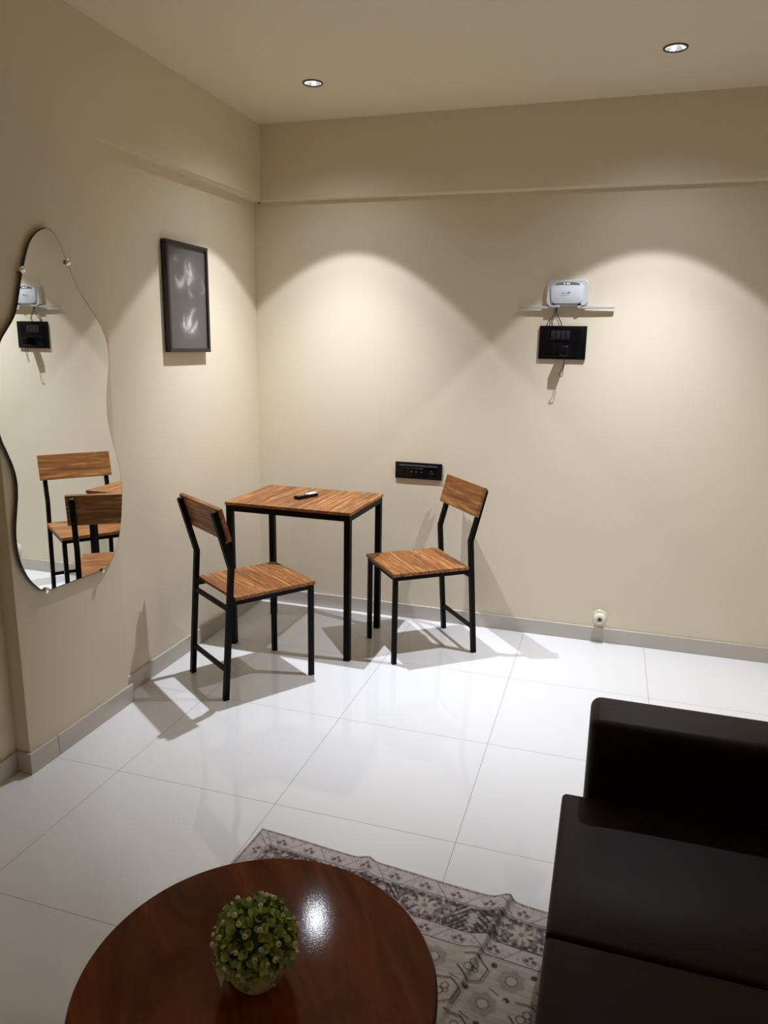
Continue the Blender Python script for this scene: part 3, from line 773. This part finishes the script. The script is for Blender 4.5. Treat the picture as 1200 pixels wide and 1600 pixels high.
sbox('backrest', 2.58, SX1, -3.078, -2.064, 0.265, 0.80, 0.045, 5)
for x, z in ((2.30, 0.0), (2.78, 0.0)):
    for y in (-3.17, -1.975):
        bm = bmesh.new(); lathe(bm, [(0.018, z), (0.024, 0.056)], (x - 2.36, y + 2.57, 0), 20); link('foot', bm, BLACKSATIN, sofa, 40)

# ------------------------------------------------------------------ coffee table, plant
CT = (1.450, -2.917); CR, CZ = 0.3003, 0.478
ct = thing('coffee_table', 'round dark brown glossy wooden coffee table standing on the patterned rug', 'coffee table', (CT[0], CT[1], 0))
bm = bmesh.new(); lathe(bm, [(CR - 0.003, CZ - 0.030), (CR, CZ - 0.027), (CR, CZ - 0.003), (CR - 0.003, CZ)], (0, 0, 0), 128, cap1=False, mat=1)
vs = [v for v in bm.verts if abs(v.co.z - CZ) < 1e-6]; bm.faces.new(sorted(vs, key=lambda v: math.atan2(v.co.y, v.co.x))).material_index = 0
link('tabletop', bm, [MAHOG, MAHOG_EDGE], ct, 40)
for k in range(4):
    a = PI / 4 + k * PI / 2; ca, sa = math.cos(a), math.sin(a)
    bm = bmesh.new()
    rings = []
    for r, z, rad in ((0.235, 0.0085, 0.012), (0.17, CZ - 0.030, 0.019)):
        rings.append([bm.verts.new((r * ca + rad * math.cos(b * PI / 8), r * sa + rad * math.sin(b * PI / 8), z)) for b in range(16)])
    for i in range(16): bm.faces.new((rings[0][i], rings[0][(i + 1) % 16], rings[1][(i + 1) % 16], rings[1][i]))
    bm.faces.new(rings[0][::-1]); bm.faces.new(rings[1])
    link('leg', bm, MAHOG_EDGE, ct, 40)
bm = bmesh.new(); obox(bm, (0, 0, CZ - 0.045), Vector((0.7071, 0.7071, 0)), Vector((-0.7071, 0.7071, 0)), Vector((0, 0, 1)), 0.20, 0.02, 0.015, 0.002, 1)
obox(bm, (0, 0, CZ - 0.0452), Vector((0.7071, -0.7071, 0)), Vector((0.7071, 0.7071, 0)), Vector((0, 0, 1)), 0.20, 0.02, 0.0148, 0.002, 1)
link('cross_brace', bm, MAHOG_EDGE, ct)

PL = (1.447, -2.916)
pl = thing('potted_plant', 'small potted artificial green ball plant with white berries on the round coffee table', 'plant', (PL[0], PL[1], CZ))
POT = mat('off_white_ceramic_pot', (0.76, 0.71, 0.62, 1), 0.35)
bm = bmesh.new(); lathe(bm, [(0.030, 0.0), (0.034, 0.002), (0.045, 0.018), (0.053, 0.040), (0.056, 0.060), (0.0555, 0.064), (0.052, 0.064), (0.049, 0.050)], (0, 0, 0), 48); link('pot', bm, POT, pl, 50)
def leaf_mat():
    m = mat('small_green_leaves', (0.1, 0.2, 0.04, 1), 0.5); t = NT(m)
    g = t.n('ShaderNodeNewGeometry')
    c = t.ramp(g.outputs['Random Per Island'], [(0.0, rgb(128, 152, 88)), (0.25, rgb(168, 190, 112)), (0.5, rgb(150, 178, 136)), (0.75, rgb(208, 228, 92)), (1.0, rgb(190, 204, 164))])
    t.l(c, t.b.inputs['Base Color']); t.b.inputs['Subsurface Weight'].default_value = 0.0
    return m
LEAF = leaf_mat()
random.seed(7)
FC = Vector((0, 0, 0.077)); FR = 0.065
def fib(n):
    for i in range(n):
        z = 1 - 2 * (i + 0.5) / n; a = i * 2.399963; r = math.sqrt(1 - z * z); yield Vector((r * math.cos(a), r * math.sin(a), z))
bm = bmesh.new()
def leaf(bm, base, d, nrm, L, W):
    side = d.cross(nrm).normalized(); rows = []
    for t, w_ in ((0, 0.12), (0.35, 0.75), (0.65, 1.0), (0.88, 0.72), (1.0, 0.25)):
        c = base + d * (L * t) + nrm * (0.22 * L * math.sin(t * 2.2))
        rows.append([bm.verts.new(c - side * (W * w_)), bm.verts.new(c - nrm * (0.12 * W * w_)), bm.verts.new(c + side * (W * w_))])
    for a, b in zip(rows, rows[1:]):
        for i in range(2): bm.faces.new((a[i], a[i + 1], b[i + 1], b[i]))
sprigs = []
for dvec in fib(240):
    dv = (dvec + Vector((random.uniform(-.12, .12), random.uniform(-.12, .12), random.uniform(-.12, .12)))).normalized()
    if dv.z < -0.72: continue
    rr = FR * random.uniform(0.90, 1.08); tip = FC + dv * rr; sprigs.append((tip, dv))
    for ring, (q, tilt) in enumerate(((3, 0.35), (3, 0.9))):
        o1 = dv.orthogonal().normalized(); o2 = dv.cross(o1); a0 = random.uniform(0, 6)
        for k in range(q):
            a = a0 + 2 * PI * k / q + ring; od = o1 * math.cos(a) + o2 * math.sin(a)
            d = (od * math.cos(tilt) + dv * math.sin(tilt)).normalized(); nr = (dv * math.cos(tilt) - od * math.sin(tilt)).normalized()
            leaf(bm, tip - dv * 0.010 * (2 - ring), d, nr, random.uniform(0.012, 0.018), random.uniform(0.0052, 0.0072))
for tip, dv in sprigs[::2]: tube(bm, [FC + dv * 0.03, tip - dv * 0.006], 0.0009, 5)
link('foliage', bm, LEAF, pl, 60)
bm = bmesh.new(); bmesh.ops.create_icosphere(bm, subdivisions=3, radius=0.056)
for v in bm.verts: v.co += FC
link('inner_ball', bm, mat('dark_green_core', rgb(70, 88, 44), 0.9), pl, 60)
BERRY = mat('pale_berry', rgb(236, 236, 214), 0.45); BD = mat('berry_navel', rgb(92, 88, 62), 0.7)
random.seed(11); done = 0
for dvec in fib(64):
    dv = (dvec + Vector((random.uniform(-.2, .2), random.uniform(-.2, .2), random.uniform(-.2, .2)))).normalized()
    if dv.z < -0.6 or done >= 44: continue
    done += 1
    r = random.uniform(0.0038, 0.0050); c = FC + dv * (FR + random.uniform(0.001, 0.007))
    bm = bmesh.new(); bmesh.ops.create_uvsphere(bm, u_segments=14, v_segments=9, radius=r)
    for f in bm.faces:
        if f.calc_center_median().z > r * 0.88: f.material_index = 1
    M = dv.to_track_quat('Z', 'Y').to_matrix()
    for v in bm.verts:
        if v.co.z > r * 0.92: v.co.z -= r * 0.22
        v.co = c + M @ v.co
    link('berry', bm, [BERRY, BD], pl, 60)
bm = bmesh.new()
tg = [(-0.0545, -0.043, 0.056), (-0.0435, -0.040, 0.076), (-0.033, -0.045, 0.036), (-0.039, -0.047, 0.016)]
a_, b_ = [bm.verts.new(p) for p in tg], [bm.verts.new((p[0] - 0.0006, p[1] - 0.0006, p[2] + 0.0004)) for p in tg]
bm.faces.new(a_); bm.faces.new(b_[::-1])
for i in range(4): bm.faces.new((a_[i], a_[(i + 1) % 4], b_[(i + 1) % 4], b_[i]))
link('price_tag', bm, mat('white_paper', (0.72, 0.70, 0.72, 1), 0.6), pl)['label'] = 'blank white tag'

# ------------------------------------------------------------------ camera, world, view
cam = bpy.data.cameras.new('camera'); co = bpy.data.objects.new('camera', cam); C.objects.link(co)
yaw, pitch, roll, f = 0.2960, -0.2234, 0.0173, 1144.07
cy, sy, cp, spn = math.cos(yaw), math.sin(yaw), math.cos(pitch), math.sin(pitch)
fwd = Vector((-sy * cp, cy * cp, spn)); right = Vector((cy, sy, 0)); upv = right.cross(fwd)
r_ = right * math.cos(roll) + upv * math.sin(roll); u_ = upv * math.cos(roll) - right * math.sin(roll)
M = Matrix((r_, u_, -fwd)).transposed().to_4x4(); M.translation = (1.9364, -3.8361, 1.5169)
co.matrix_world = M
cam.sensor_fit = 'VERTICAL'; cam.sensor_height = 32; cam.sensor_width = 24; cam.lens = f / 1600 * 32; cam.clip_start = 0.02
sc = bpy.context.scene; sc.camera = co
wd = bpy.data.worlds.new('world'); sc.world = wd; wd.use_nodes = True
wd.node_tree.nodes['Background'].inputs[0].default_value = (0.02, 0.02, 0.02, 1)
sc.view_settings.view_transform = 'Standard'; sc.view_settings.look = 'None'; sc.view_settings.gamma = 1.0
sc.view_settings.exposure = 0.0; sc.view_settings.use_curve_mapping = False
cyc = sc.cycles
cyc.use_denoising = True
cyc.max_bounces = 12; cyc.diffuse_bounces = 8; cyc.glossy_bounces = 6
cyc.caustics_reflective = True; cyc.blur_glossy = 0.0
cyc.sample_clamp_indirect = 6.0
cyc.use_guiding = False
cyc.use_light_tree = True
